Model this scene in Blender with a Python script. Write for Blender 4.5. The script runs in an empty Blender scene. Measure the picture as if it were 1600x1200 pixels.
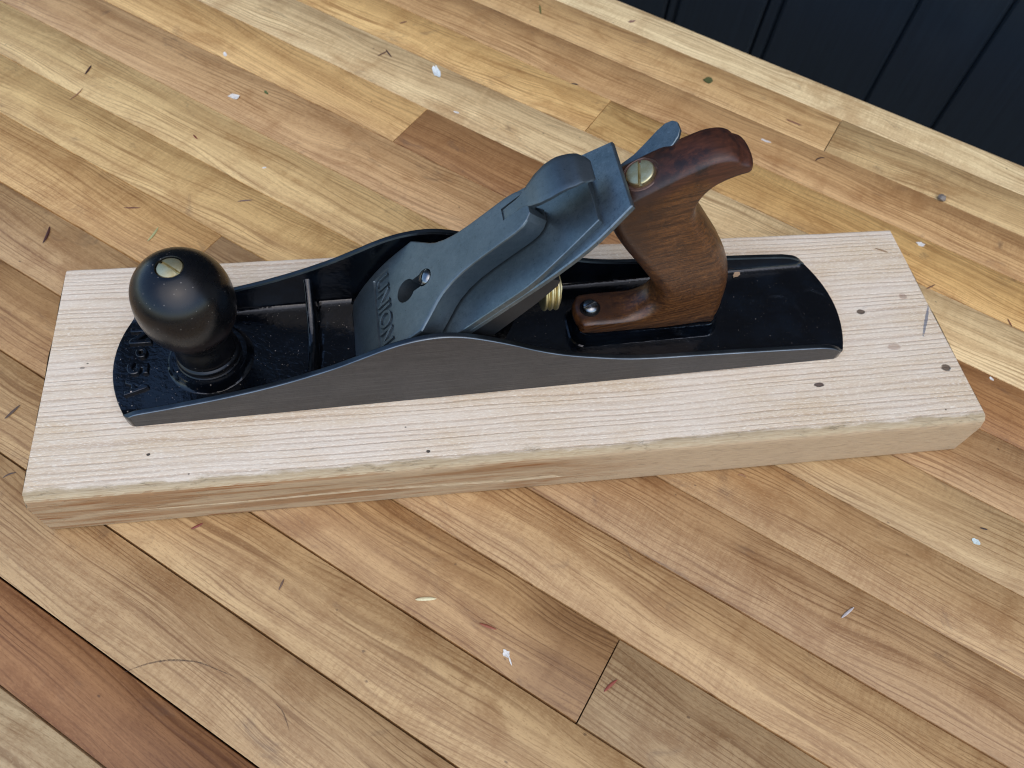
import bpy, bmesh, math, random
from mathutils import Vector, Matrix, noise as mnoise
random.seed(7)
MM = 0.001
sc = bpy.context.scene
COL = sc.collection

# ------------------------------------------------------------------ camera
cam_d = bpy.data.cameras.new("camera")
cam = bpy.data.objects.new("camera", cam_d); COL.objects.link(cam)
AX = ((0.9891777503, -0.1276415707, 0.0723533529), (0.0710970756, 0.8483598356, 0.5246244324), (-0.1283455652, -0.5138027040, 0.8482536161))
CP = (-34.498, -166.363, 384.627)
M = Matrix.Identity(4)
for c in range(3):
    for r in range(3):
        M[r][c] = AX[c][r]
for r in range(3):
    M[r][3] = CP[r] * MM
cam.matrix_world = M
cam_d.sensor_fit = 'HORIZONTAL'
cam_d.sensor_width = 36.0
cam_d.angle = math.radians(66.918)
cam_d.clip_start = 0.01
cam_d.clip_end = 100.0
cam_d.dof.use_dof = True
cam_d.dof.focus_distance = 0.385
cam_d.dof.aperture_fstop = 14.0
sc.camera = cam
sc.cycles.filter_width = 1.1

# ------------------------------------------------------------------ sky, sun, exposure
SUN_EL, SUN_AZ = math.radians(62), math.radians(170)
w = bpy.data.worlds.new("World"); sc.world = w; w.use_nodes = True
wn = w.node_tree; wn.nodes.clear()
sky = wn.nodes.new("ShaderNodeTexSky"); sky.sky_type = 'NISHITA'; sky.sun_disc = False
sky.sun_elevation = SUN_EL; sky.sun_rotation = SUN_AZ
sky.dust_density = 1.0
hs = wn.nodes.new("ShaderNodeHueSaturation"); hs.inputs['Saturation'].default_value = 1.12
bg = wn.nodes.new("ShaderNodeBackground"); bg.inputs['Strength'].default_value = 0.15
wo = wn.nodes.new("ShaderNodeOutputWorld")
wn.links.new(sky.outputs[0], hs.inputs['Color']); wn.links.new(hs.outputs[0], bg.inputs['Color']); wn.links.new(bg.outputs[0], wo.inputs['Surface'])
sun_d = bpy.data.lights.new("sun", 'SUN'); sun_d.energy = 0.7; sun_d.angle = math.radians(80); sun_d.color = (1.0, 0.90, 0.76)
sun = bpy.data.objects.new("sun", sun_d); COL.objects.link(sun)
sdir = Vector((math.sin(SUN_AZ) * math.cos(SUN_EL), math.cos(SUN_AZ) * math.cos(SUN_EL), math.sin(SUN_EL)))
sun.rotation_euler = sdir.to_track_quat('Z', 'Y').to_euler()
vs = sc.view_settings
vs.view_transform = 'Standard'; vs.look = 'None'; vs.gamma = 1.0; vs.use_curve_mapping = False
vs.exposure = 0.97

# ------------------------------------------------------------------ helpers
def srgb(r, g, b):
    f = lambda c: (c / 255) / 12.92 if c <= 10 else (((c / 255) + 0.055) / 1.055) ** 2.4
    return (f(r), f(g), f(b), 1.0)

def empty(name, loc=(0, 0, 0), rz=0.0):
    o = bpy.data.objects.new(name, None); COL.objects.link(o)
    o.location = Vector(loc) * MM; o.rotation_euler = (0, 0, rz); o.empty_display_size = 0.02
    return o

def tag(o, label=None, cat=None, group=None, kind=None):
    if label: o['label'] = label
    if cat: o['category'] = cat
    if group: o['group'] = group
    if kind: o['kind'] = kind
    return o

def mesh(name, verts, faces, mat, parent=None, sharp=35, fmat=None, smooth=True):
    me = bpy.data.meshes.new(name)
    me.from_pydata([tuple(c * MM for c in v) for v in verts], [], faces)
    mats = mat if isinstance(mat, (list, tuple)) else [mat]
    for m in mats: me.materials.append(m)
    if fmat:
        for p, i in zip(me.polygons, fmat): p.material_index = i
    bm = bmesh.new(); bm.from_mesh(me)
    bmesh.ops.recalc_face_normals(bm, faces=bm.faces)
    bm.to_mesh(me); bm.free()
    finish(me, sharp, smooth)
    o = bpy.data.objects.new(name, me); COL.objects.link(o)
    if parent: o.parent = parent
    return o

def finish(me, sharp=35, smooth=True):
    for p in me.polygons: p.use_smooth = smooth
    if smooth: me.set_sharp_from_angle(angle=math.radians(sharp))
    me.update()

def boolean(a, b, op='DIFFERENCE', sharp=35):
    """cut b out of a, keep the result as a's own mesh, drop b"""
    m = a.modifiers.new("cut", 'BOOLEAN'); m.operation = op; m.object = b; m.solver = 'EXACT'
    bpy.context.view_layer.update()
    dg = bpy.context.evaluated_depsgraph_get()
    me = bpy.data.meshes.new_from_object(a.evaluated_get(dg), depsgraph=dg)
    a.modifiers.clear(); a.data = me
    bpy.data.objects.remove(b)
    finish(me, sharp)

def grid_faces(nu, nv, closed_v=False):
    f = []
    for i in range(nu - 1):
        for j in range(nv if closed_v else nv - 1):
            j2 = (j + 1) % nv
            f.append((i * nv + j, (i + 1) * nv + j, (i + 1) * nv + j2, i * nv + j2))
    return f

def interp(x, pts):
    if x <= pts[0][0]: return pts[0][1]
    n = len(pts)
    for i in range(n - 1):
        x0, y0 = pts[i]; x1, y1 = pts[i + 1]
        if x <= x1:
            # monotone-ish Catmull-Rom
            m0 = (y1 - pts[i - 1][1]) / (x1 - pts[i - 1][0]) if i > 0 else (y1 - y0) / (x1 - x0)
            m1 = (pts[i + 2][1] - y0) / (pts[i + 2][0] - x0) if i + 2 < n else (y1 - y0) / (x1 - x0)
            t = (x - x0) / (x1 - x0); h = x1 - x0
            return (2*t**3 - 3*t**2 + 1) * y0 + (t**3 - 2*t**2 + t) * h * m0 + (-2*t**3 + 3*t**2) * y1 + (t**3 - t**2) * h * m1
    return pts[-1][1]

def lerp_pts(x, pts):
    if x <= pts[0][0]: return pts[0][1]
    for (x0, y0), (x1, y1) in zip(pts, pts[1:]):
        if x <= x1: return y0 + (y1 - y0) * (x - x0) / (x1 - x0)
    return pts[-1][1]

def lathe(name, prof, mat, parent, frame, seg=64, sharp=35):
    """prof: (r, z) list; frame(x, y, z) -> local mm"""
    v, f = [], []
    rows = []
    for r, z in prof:
        if r < 1e-4:
            rows.append([len(v)]); v.append(frame(0, 0, z))
        else:
            rows.append(list(range(len(v), len(v) + seg)))
            for k in range(seg):
                a = 2 * math.pi * k / seg
                v.append(frame(r * math.cos(a), r * math.sin(a), z))
    for A, B in zip(rows, rows[1:]):
        for k in range(seg):
            k2 = (k + 1) % seg
            if len(A) == 1 and len(B) == 1: continue
            if len(A) == 1: f.append((A[0], B[k], B[k2]))
            elif len(B) == 1: f.append((A[k], B[0], A[k2]))
            else: f.append((A[k], B[k], B[k2], A[k2]))
    if len(rows[0]) > 1: f.append(tuple(rows[0]))
    if len(rows[-1]) > 1: f.append(tuple(reversed(rows[-1])))
    return mesh(name, v, f, mat, parent, sharp)

def prism(name, poly, lo, hi, mat, parent, frame, sharp=35):
    """poly (u, v) extruded along w from lo to hi; frame(u, v, w)"""
    n = len(poly)
    v = [frame(u, q, lo) for u, q in poly] + [frame(u, q, hi) for u, q in poly]
    f = [tuple(range(n)), tuple(reversed(range(n, 2 * n)))]
    f += [(i, (i + 1) % n, n + (i + 1) % n, n + i) for i in range(n)]
    return mesh(name, v, f, mat, parent, sharp)

def axis_frame(org, zdir, xdir=(1, 0, 0)):
    z = Vector(zdir).normalized(); x = Vector(xdir); x = (x - z * x.dot(z)).normalized(); y = z.cross(x)
    o = Vector(org)
    return lambda a, b, c: tuple(o + x * a + y * b + z * c)

def spline(pts, n, closed=False):
    out = []
    m = len(pts)
    segs = m if closed else m - 1
    for i in range(segs):
        p = [Vector(pts[(i + k) % m]) if closed else Vector(pts[min(max(i + k, 0), m - 1)]) for k in (-1, 0, 1, 2)]
        for k in range(n):
            t = k / n
            out.append(0.5 * ((2 * p[1]) + (-p[0] + p[2]) * t + (2 * p[0] - 5 * p[1] + 4 * p[2] - p[3]) * t * t + (-p[0] + 3 * p[1] - 3 * p[2] + p[3]) * t ** 3))
    if not closed: out.append(Vector(pts[-1]))
    return out

# ------------------------------------------------------------------ material helper
class NT:
    def __init__(s, name):
        s.m = bpy.data.materials.new(name); s.m.use_nodes = True
        s.t = s.m.node_tree; s.b = s.t.nodes['Principled BSDF']
    def put(s, sock, v):
        if v is None: return
        if isinstance(v, bpy.types.NodeSocket): s.t.links.new(v, sock)
        else: sock.default_value = v
    def new(s, typ, ins=None, **props):
        n = s.t.nodes.new(typ)
        for k, v in props.items(): setattr(n, k, v)
        for k, v in (ins or {}).items(): s.put(n.inputs[k], v)
        return n
    def co(s, scale=1000.0, rand=True):
        tc = s.new('ShaderNodeTexCoord'); v = s.new('ShaderNodeVectorMath', {0: tc.outputs['Object'], 1: (scale,) * 3}, operation='MULTIPLY').outputs[0]
        return v
    def rnd(s):
        return s.new('ShaderNodeObjectInfo').outputs['Random']
    def vmul(s, v, k): return s.new('ShaderNodeVectorMath', {0: v, 1: k}, operation='MULTIPLY').outputs[0]
    def vadd(s, v, k): return s.new('ShaderNodeVectorMath', {0: v, 1: k}, operation='ADD').outputs[0]
    def sep(s, v): return s.new('ShaderNodeSeparateXYZ', {0: v}).outputs
    def comb(s, x, y, z): return s.new('ShaderNodeCombineXYZ', {0: x, 1: y, 2: z}).outputs[0]
    def ma(s, op, a, b=None, c=None, clamp=False):
        n = s.new('ShaderNodeMath', operation=op, use_clamp=clamp)
        s.put(n.inputs[0], a); s.put(n.inputs[1], b); s.put(n.inputs[2], c)
        return n.outputs[0]
    def noise(s, v, scale=1.0, detail=3.0, rough=0.55, dist=0.0):
        return s.new('ShaderNodeTexNoise', {'Vector': v, 'Scale': scale, 'Detail': detail, 'Roughness': rough, 'Distortion': dist}).outputs[0]
    def vor(s, v, scale=1.0, out='Distance', rand=1.0):
        return s.new('ShaderNodeTexVoronoi', {'Vector': v, 'Scale': scale, 'Randomness': rand}).outputs[out]
    def ramp(s, f, stops, interp='LINEAR'):
        n = s.new('ShaderNodeValToRGB', {0: f}); r = n.color_ramp; r.interpolation = interp
        while len(r.elements) < len(stops): r.elements.new(0.5)
        for e, (p, c) in zip(r.elements, stops):
            e.position = p; e.color = c if isinstance(c, (tuple, list)) else (c, c, c, 1)
        return n.outputs[0]
    def map(s, f, a, b, c=0.0, d=1.0):
        n = s.new('ShaderNodeMapRange', {0: f, 1: a, 2: b, 3: c, 4: d}); n.interpolation_type = 'SMOOTHSTEP'
        return n.outputs[0]
    def mix(s, f, a, b, mode='MIX'):
        n = s.t.nodes.new('ShaderNodeMix'); n.data_type = 'RGBA'; n.blend_type = mode
        s.put(n.inputs[0], f); s.put(n.inputs[6], a); s.put(n.inputs[7], b)
        return n.outputs[2]
    def bump(s, h, strength=0.3, dist=0.0005, normal=None):
        n = s.new('ShaderNodeBump', {'Height': h, 'Strength': strength, 'Distance': dist})
        if normal is not None: s.put(n.inputs['Normal'], normal)
        return n.outputs[0]
    def done(s, color=None, rough=None, metal=None, normal=None, **kw):
        s.put(s.b.inputs['Base Color'], color); s.put(s.b.inputs['Roughness'], rough); s.put(s.b.inputs['Metallic'], metal)
        s.put(s.b.inputs['Normal'], normal)
        for k, v in kw.items(): s.put(s.b.inputs[k.replace('_', ' ')], v)
        return s.m

def mat_plank(name="varnished_maple", stain=None):
    n = NT(name)
    oi = n.new('ShaderNodeObjectInfo'); rnd = oi.outputs['Random']
    off = n.ma('MULTIPLY', rnd, 9000.0)
    v0 = n.co()
    v = n.vadd(v0, n.comb(off, n.ma('MULTIPLY', off, 0.37), 0.0))
    sx = n.sep(v); s0 = n.sep(v0)
    # grain runs a little askew to the strip and wanders
    slope = n.ma('MULTIPLY', n.ma('SUBTRACT', n.ma('FRACT', n.ma('MULTIPLY', rnd, 17.31)), 0.5), 0.11)
    wob = n.noise(n.vmul(v, (0.006, 0.018, 0.0)), 1.0, 2.0)
    vy = n.ma('ADD', n.ma('ADD', sx[1], n.ma('MULTIPLY', s0[0], slope)), n.ma('MULTIPLY', n.ma('SUBTRACT', wob, 0.5), 24.0))
    vg = n.comb(sx[0], vy, 0.0)
    streak = n.noise(n.vmul(vg, (0.004, 0.13, 1.0)), 1.0, 5.0, 0.62)
    fine = n.noise(n.vmul(vg, (0.02, 0.95, 1.0)), 1.0, 4.0, 0.65)
    fleck = n.noise(n.vmul(vg, (0.33, 1.25, 1.0)), 1.0, 3.0, 0.7)
    blotch = n.noise(n.vmul(v, (0.016, 0.035, 1.0)), 1.0, 5.0, 0.62, 0.6)
    curlm = n.map(n.noise(n.vmul(v, (0.007, 0.02, 1.0)), 1.0, 2.0), 0.44, 0.64)
    curl = n.noise(n.vmul(vg, (0.7, 0.07, 1.0)), 1.0, 2.0, 0.5, 0.4)
    curl2 = n.noise(n.vmul(vg, (0.05, 0.016, 1.0)), 1.0, 3.0, 0.55, 0.5)
    # thin dark growth lines
    yr = n.ma('ADD', vy, n.ma('MULTIPLY', n.noise(n.vmul(vg, (0.003, 0.09, 0.0)), 1.0, 3.0), 16.0))
    lin = n.ma('POWER', n.ma('ADD', 0.5, n.ma('MULTIPLY', n.ma('SINE', n.ma('MULTIPLY', yr, 1.9)), 0.5)), 5.0)
    lamp = n.map(n.noise(n.vmul(vg, (0.012, 0.07, 1.0)), 1.0, 3.0), 0.36, 0.62)
    lin = n.ma('MULTIPLY', lin, n.ma('ADD', 0.12, n.ma('MULTIPLY', lamp, 0.88)))
    lin = n.ma('MULTIPLY', lin, n.map(fleck, 0.25, 0.55, 0.45, 1.0))
    base = oi.outputs['Color']
    mul = lambda k: n.mix(1.0, base, k + (1,), 'MULTIPLY')
    dark, deep, lite = mul((0.58, 0.45, 0.345)), mul((0.36, 0.25, 0.18)), mul((1.28, 1.28, 1.25))
    c = n.mix(n.map(streak, 0.3, 0.7), dark, lite)
    c = n.mix(0.42, c, base)
    c = n.mix(n.ma('MULTIPLY', n.map(blotch, 0.5, 0.68), 0.6), c, dark)
    c = n.mix(n.ma('MULTIPLY', n.map(curl2, 0.54, 0.7), 0.32), c, dark)
    c = n.mix(n.ma('MULTIPLY', n.map(curl2, 0.46, 0.34), 0.22), c, lite)
    c = n.mix(n.ma('MULTIPLY', n.ma('MULTIPLY', curlm, n.map(curl, 0.42, 0.6)), 0.24), c, dark)
    c = n.mix(n.ma('MULTIPLY', lin, 0.74), c, deep)
    c = n.mix(n.ma('MULTIPLY', n.map(fine, 0.54, 0.68), 0.5), c, deep)
    c = n.mix(n.ma('MULTIPLY', n.map(fleck, 0.5, 0.64), 0.36), c, n.mix(0.35, lite, c))
    c = n.mix(n.ma('MULTIPLY', n.map(fleck, 0.48, 0.34), 0.42), c, dark)
    if stain:
        e = n.map(n.ma('ADD', s0[0], n.ma('MULTIPLY', n.ma('SUBTRACT', n.noise(n.vmul(v, (0.03, 0.12, 1)), 1.0, 5.0, 0.7), 0.5), stain[2])), stain[0], stain[1])
        c = n.mix(n.ma('MULTIPLY', e, 0.62), c, n.mix(1.0, c, (0.42, 0.33, 0.27, 1), 'MULTIPLY'))
    # old grey-brown stains and pin specks
    st = n.noise(n.vmul(v, (0.03, 0.05, 1.0)), 1.0, 6.0, 0.65, 1.0)
    c = n.mix(n.ma('MULTIPLY', n.map(st, 0.58, 0.76), 0.5), c, srgb(96, 74, 58))
    sp = n.vor(n.vmul(vg, (0.045, 0.07, 0.0)), 1.0)
    spn = n.noise(n.vmul(v, (0.5, 0.5, 0)), 1.0, 2.0)
    c = n.mix(n.ma('MULTIPLY', n.map(n.ma('ADD', sp, n.ma('MULTIPLY', spn, 0.09)), 0.1, 0.06), 0.6), c, srgb(70, 50, 38))
    # dirt worked into the long edges of each strip
    ro = n.ma('ADD', 0.36, n.ma('MULTIPLY', n.noise(n.vmul(v, (0.05, 0.1, 1)), 1.0, 4.0), 0.25))
    h = n.ma('ADD', n.ma('MULTIPLY', fine, 0.6), n.ma('MULTIPLY', fleck, 0.9))
    h = n.ma('ADD', h, n.ma('MULTIPLY', curl, n.ma('MULTIPLY', curlm, 0.7)))
    h = n.ma('SUBTRACT', h, n.ma('MULTIPLY', lin, 0.6))
    return n.done(c, ro, 0.0, n.bump(h, 0.5, 0.00016), Specular_IOR_Level=0.34)

def mat_lumber():
    n = NT("weathered_softwood")
    v = n.co(); s = n.sep(v)
    wob = n.noise(n.vmul(v, (0.0045, 0.018, 0.02)), 1.0, 3.0, 0.5)
    wob2 = n.noise(n.vmul(v, (0.03, 0.12, 0.1)), 1.0, 2.0)
    yy = n.ma('ADD', s[1], n.ma('MULTIPLY', n.ma('SUBTRACT', wob, 0.5), 11.0))
    yy = n.ma('ADD', yy, n.ma('MULTIPLY', n.ma('SUBTRACT', wob2, 0.5), 1.0))
    yy = n.ma('ADD', yy, n.ma('MULTIPLY', n.noise(n.comb(n.ma('MULTIPLY', s[0], 0.0006), n.ma('MULTIPLY', s[1], 0.07), 0.0), 1.0, 3.0), 13.0))
    # rings wider in the middle of the board than at its rims
    ph = n.ma('MULTIPLY', yy, 1.75)
    ring = n.ma('ADD', n.ma('MULTIPLY', n.ma('SINE', ph), 0.5), 0.5)
    ring2 = n.ma('ADD', n.ma('MULTIPLY', n.ma('SINE', n.ma('ADD', n.ma('MULTIPLY', yy, 0.61), 1.0)), 0.5), 0.5)
    late = n.ma('POWER', ring, 3.0)
    amp = n.map(n.noise(n.vmul(v, (0.012, 0.06, 0.06)), 1.0, 3.0), 0.32, 0.62)
    late = n.ma('MULTIPLY', late, n.ma('ADD', 0.3, n.ma('ADD', n.ma('MULTIPLY', ring2, 0.3), n.ma('MULTIPLY', amp, 0.4))))
    fuzz = n.noise(n.vmul(v, (0.5, 2.2, 2.2)), 1.0, 5.0, 0.7)
    fib = n.noise(n.vmul(v, (0.09, 2.6, 2.6)), 1.0, 4.0, 0.65)
    big = n.noise(n.vmul(v, (0.012, 0.03, 0.03)), 1.0, 4.0, 0.6)
    cw = n.mix(n.map(big, 0.35, 0.68), srgb(228, 211, 186), srgb(217, 194, 160))
    c = n.mix(n.ma('MULTIPLY', late, 0.46), cw, srgb(168, 132, 100))
    c = n.mix(n.ma('MULTIPLY', n.map(fuzz, 0.48, 0.66), 0.7), c, srgb(244, 234, 212))
    c = n.mix(n.ma('MULTIPLY', n.map(fib, 0.55, 0.3), 0.3), c, srgb(182, 154, 124))
    # yellowed eased arris along the front
    en = n.noise(n.vmul(v, (0.05, 0.15, 0.15)), 1.0, 5.0, 0.65)
    em = n.map(n.ma('ADD', s[1], n.ma('MULTIPLY', n.ma('SUBTRACT', en, 0.5), 9.0)), 6.2, 3.4)
    yel = n.mix(n.map(fib, 0.3, 0.7), srgb(158, 134, 96), srgb(184, 164, 128))
    c = n.mix(n.ma('MULTIPLY', em, 0.85), c, yel)
    chip = n.map(n.noise(n.vmul(v, (0.07, 0.2, 0.2)), 1.0, 6.0, 0.75, 0.6), 0.56, 0.68)
    c = n.mix(n.ma('MULTIPLY', n.ma('MULTIPLY', chip, n.map(s[1], 11.0, 3.0)), 0.55), c, srgb(132, 116, 88))
    # front face: grey-tan with orange heartwood streaks
    fs = n.noise(n.vmul(v, (0.009, 0.1, 0.13)), 1.0, 4.0, 0.6, 0.5)
    cf = n.mix(n.map(fs, 0.44, 0.6), srgb(176, 150, 116), srgb(154, 118, 82))
    cf = n.mix(n.map(n.noise(n.vmul(v, (0.02, 0.1, 0.3)), 1.0, 4.0, 0.6), 0.57, 0.68), cf, srgb(140, 94, 56))
    cf = n.mix(n.map(s[0], 20.0, 110.0), cf, srgb(184, 158, 124))
    cf = n.mix(n.ma('MULTIPLY', n.map(fib, 0.55, 0.3), 0.5), cf, srgb(118, 94, 70))
    g = n.sep(n.new('ShaderNodeNewGeometry').outputs['True Normal'])
    ff = n.map(g[1], -0.72, -0.9)
    c = n.mix(ff, c, cf)
    # stains, pitch specks, nail holes, pencil mark
    d = n.noise(n.vmul(v, (0.06, 0.11, 0.1)), 1.0, 7.0, 0.75)
    c = n.mix(n.ma('MULTIPLY', n.map(d, 0.64, 0.76), 0.5), c, srgb(128, 122, 112))
    sp = n.vor(n.vmul(v, (0.05, 0.06, 0.05)), 1.0)
    c = n.mix(n.ma('MULTIPLY', n.map(sp, 0.035, 0.02), 0.8), c, srgb(56, 44, 36))
    depth = None
    def blob(x, y, rx, ry, rot=0.0, wn=0.5):
        q = n.new('ShaderNodeVectorRotate', {'Vector': v, 'Center': (x, y, 0), 'Axis': (0, 0, 1), 'Angle': -rot}).outputs[0]
        q = n.vmul(n.vadd(q, (-x, -y, 0)), (1 / rx, 1 / ry, 0.0))
        L = n.new('ShaderNodeVectorMath', {0: q}, operation='LENGTH').outputs['Value']
        L = n.ma('ADD', L, n.ma('MULTIPLY', n.ma('SUBTRACT', n.noise(v, 0.9, 3.0), 0.5), wn))
        return n.map(L, 1.15, 0.8)
    for x, y, rx, ry, col, dep in ((229.5, 77.3, 2.5, 1.7, (84, 66, 52), 1), (186.9, 30.4, 2.9, 1.3, (72, 52, 46), 1), (265.0, 35.3, 2.7, 2.2, (92, 74, 58), 1),
                              (260.2, 86.5, 2.5, 2.2, (150, 116, 96), 0), (240.0, 51.4, 4.0, 2.2, (168, 136, 112), 0), (-162.9, 19.9, 0.9, 0.7, (30, 26, 24), 1), (-28.6, 9.3, 1.0, 0.8, (30, 26, 24), 1),
                              (-201.0, 73.0, 1.2, 0.8, (84, 76, 66), 0)):
        b = blob(x, y, rx, ry)
        c = n.mix(n.ma('MULTIPLY', b, 0.9 if dep else 0.55), c, srgb(*col))
        if dep: depth = b if depth is None else n.ma('MAXIMUM', depth, b)
    pen = blob(267.0, 68.0, 13.0, 0.9, math.radians(59), 1.1)
    c = n.mix(n.ma('MULTIPLY', pen, 0.75), c, srgb(96, 104, 118))
    h = n.ma('ADD', n.ma('MULTIPLY', late, -0.9), n.ma('MULTIPLY', fuzz, 0.55))
    h = n.ma('ADD', h, n.ma('MULTIPLY', fib, 0.5))
    h = n.ma('SUBTRACT', h, n.ma('MULTIPLY', depth, 4.0))
    h = n.ma('SUBTRACT', h, n.ma('MULTIPLY', n.ma('MULTIPLY', chip, n.map(s[1], 11.0, 3.0)), 0.8))
    return n.done(c, 0.8, 0.0, n.bump(h, 0.75, 0.00034), Specular_IOR_Level=0.2)

def mat_japan():
    n = NT("black_japanning")
    v = n.co()
    big = n.noise(n.vmul(v, (0.05, 0.05, 0.05)), 1.0, 4.0, 0.6)
    fin = n.noise(n.vmul(v, (0.45, 0.45, 0.45)), 1.0, 4.0, 0.6)
    c = n.mix(n.map(big, 0.4, 0.7), (0.0015, 0.002, 0.003, 1), (0.003, 0.005, 0.008, 1))
    # dust specks and lint
    msk = n.map(n.noise(n.vmul(v, (0.03, 0.05, 0.05)), 1.0, 2.0), 0.34, 0.52)
    d1 = n.vor(n.vmul(v, (0.28, 0.28, 0.28)), 1.0)
    sz = n.ma('MULTIPLY', n.noise(n.vmul(v, (0.2, 0.2, 0.2)), 1.0, 1.0), 0.17)
    sv = n.sep(v)
    msk = n.ma('MULTIPLY', msk, n.map(sv[0], 90.0, 150.0, 1.0, 0.3))
    msk = n.ma('MULTIPLY', msk, n.map(n.noise(n.vmul(v, (0.19, 0.23, 0.2)), 1.0, 2.0), 0.38, 0.66))
    speck = n.ma('MULTIPLY', n.ma('LESS_THAN', d1, sz), msk)
    d2 = n.vor(n.vmul(v, (0.7, 0.7, 0.7)), 1.0)
    speck = n.ma('MAXIMUM', speck, n.ma('MULTIPLY', n.ma('LESS_THAN', d2, 0.1), n.ma('MULTIPLY', msk, 0.6)))
    geo = n.sep(n.new('ShaderNodeNewGeometry').outputs['Normal'])
    speck = n.ma('MULTIPLY', speck, n.map(geo[2], 0.4, 0.7))
    c = n.mix(n.ma('MULTIPLY', speck, 0.75), c, srgb(186, 172, 156))
    film = n.map(n.noise(n.vmul(v, (0.08, 0.08, 0.08)), 1.0, 6.0, 0.7, 0.8), 0.58, 0.75)
    c = n.mix(n.ma('MULTIPLY', film, 0.05), c, srgb(120, 130, 140))
    ro = n.ma('ADD', 0.08, n.ma('MULTIPLY', film, 0.28)); ro = n.ma('ADD', ro, n.ma('MULTIPLY', speck, 0.5))
    h = n.ma('ADD', n.ma('MULTIPLY', big, 1.0), n.ma('MULTIPLY', fin, 0.25))
    return n.done(c, ro, 0.0, n.bump(h, 0.5, 0.0009), Specular_IOR_Level=0.5)

def mat_steel(name, c0, c1, rough=0.42, pit=0.5, metal=1.0, brush=None, bumpd=0.00006):
    n = NT(name)
    v = n.co()
    big = n.noise(n.vmul(v, (0.06, 0.06, 0.06)), 1.0, 5.0, 0.6)
    fin = n.noise(n.vmul(v, (1.3, 1.3, 1.3)), 1.0, 3.0, 0.7)
    c = n.mix(n.map(big, 0.32, 0.7), c0, c1)
    c = n.mix(n.ma('MULTIPLY', n.map(fin, 0.5, 0.75), 0.45 * pit), c, tuple(x * 0.5 for x in c0[:3]) + (1,))
    med = n.noise(n.vmul(v, (0.4, 0.4, 0.4)), 1.0, 4.0, 0.7)
    c = n.mix(n.ma('MULTIPLY', n.map(med, 0.52, 0.7), 0.55 * pit, clamp=True), c, tuple(x * 0.55 for x in c0[:3]) + (1,))
    c = n.mix(n.ma('MULTIPLY', n.map(med, 0.45, 0.3), 0.4 * pit, clamp=True), c, tuple(min(1, x * 1.35) for x in c1[:3]) + (1,))
    sp = n.vor(n.vmul(v, (0.22, 0.22, 0.22)), 1.0)
    c = n.mix(n.ma('MULTIPLY', n.map(sp, 0.07, 0.04), pit, clamp=True), c, (0.03, 0.028, 0.025, 1))
    ro = n.ma('ADD', rough, n.ma('MULTIPLY', n.ma('SUBTRACT', fin, 0.5), 0.2))
    h = fin
    if brush:
        gr = n.noise(n.vmul(v, brush), 1.0, 4.0, 0.65)
        h = n.ma('ADD', h, gr)
        c = n.mix(n.ma('MULTIPLY', n.map(gr, 0.5, 0.66), 0.5), c, tuple(x * 1.5 for x in c1[:3]) + (1,))
        c = n.mix(n.ma('MULTIPLY', n.map(gr, 0.48, 0.34), 0.45), c, tuple(x * 0.6 for x in c0[:3]) + (1,))
    return n.done(c, ro, metal, n.bump(h, 0.35, bumpd))

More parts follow.
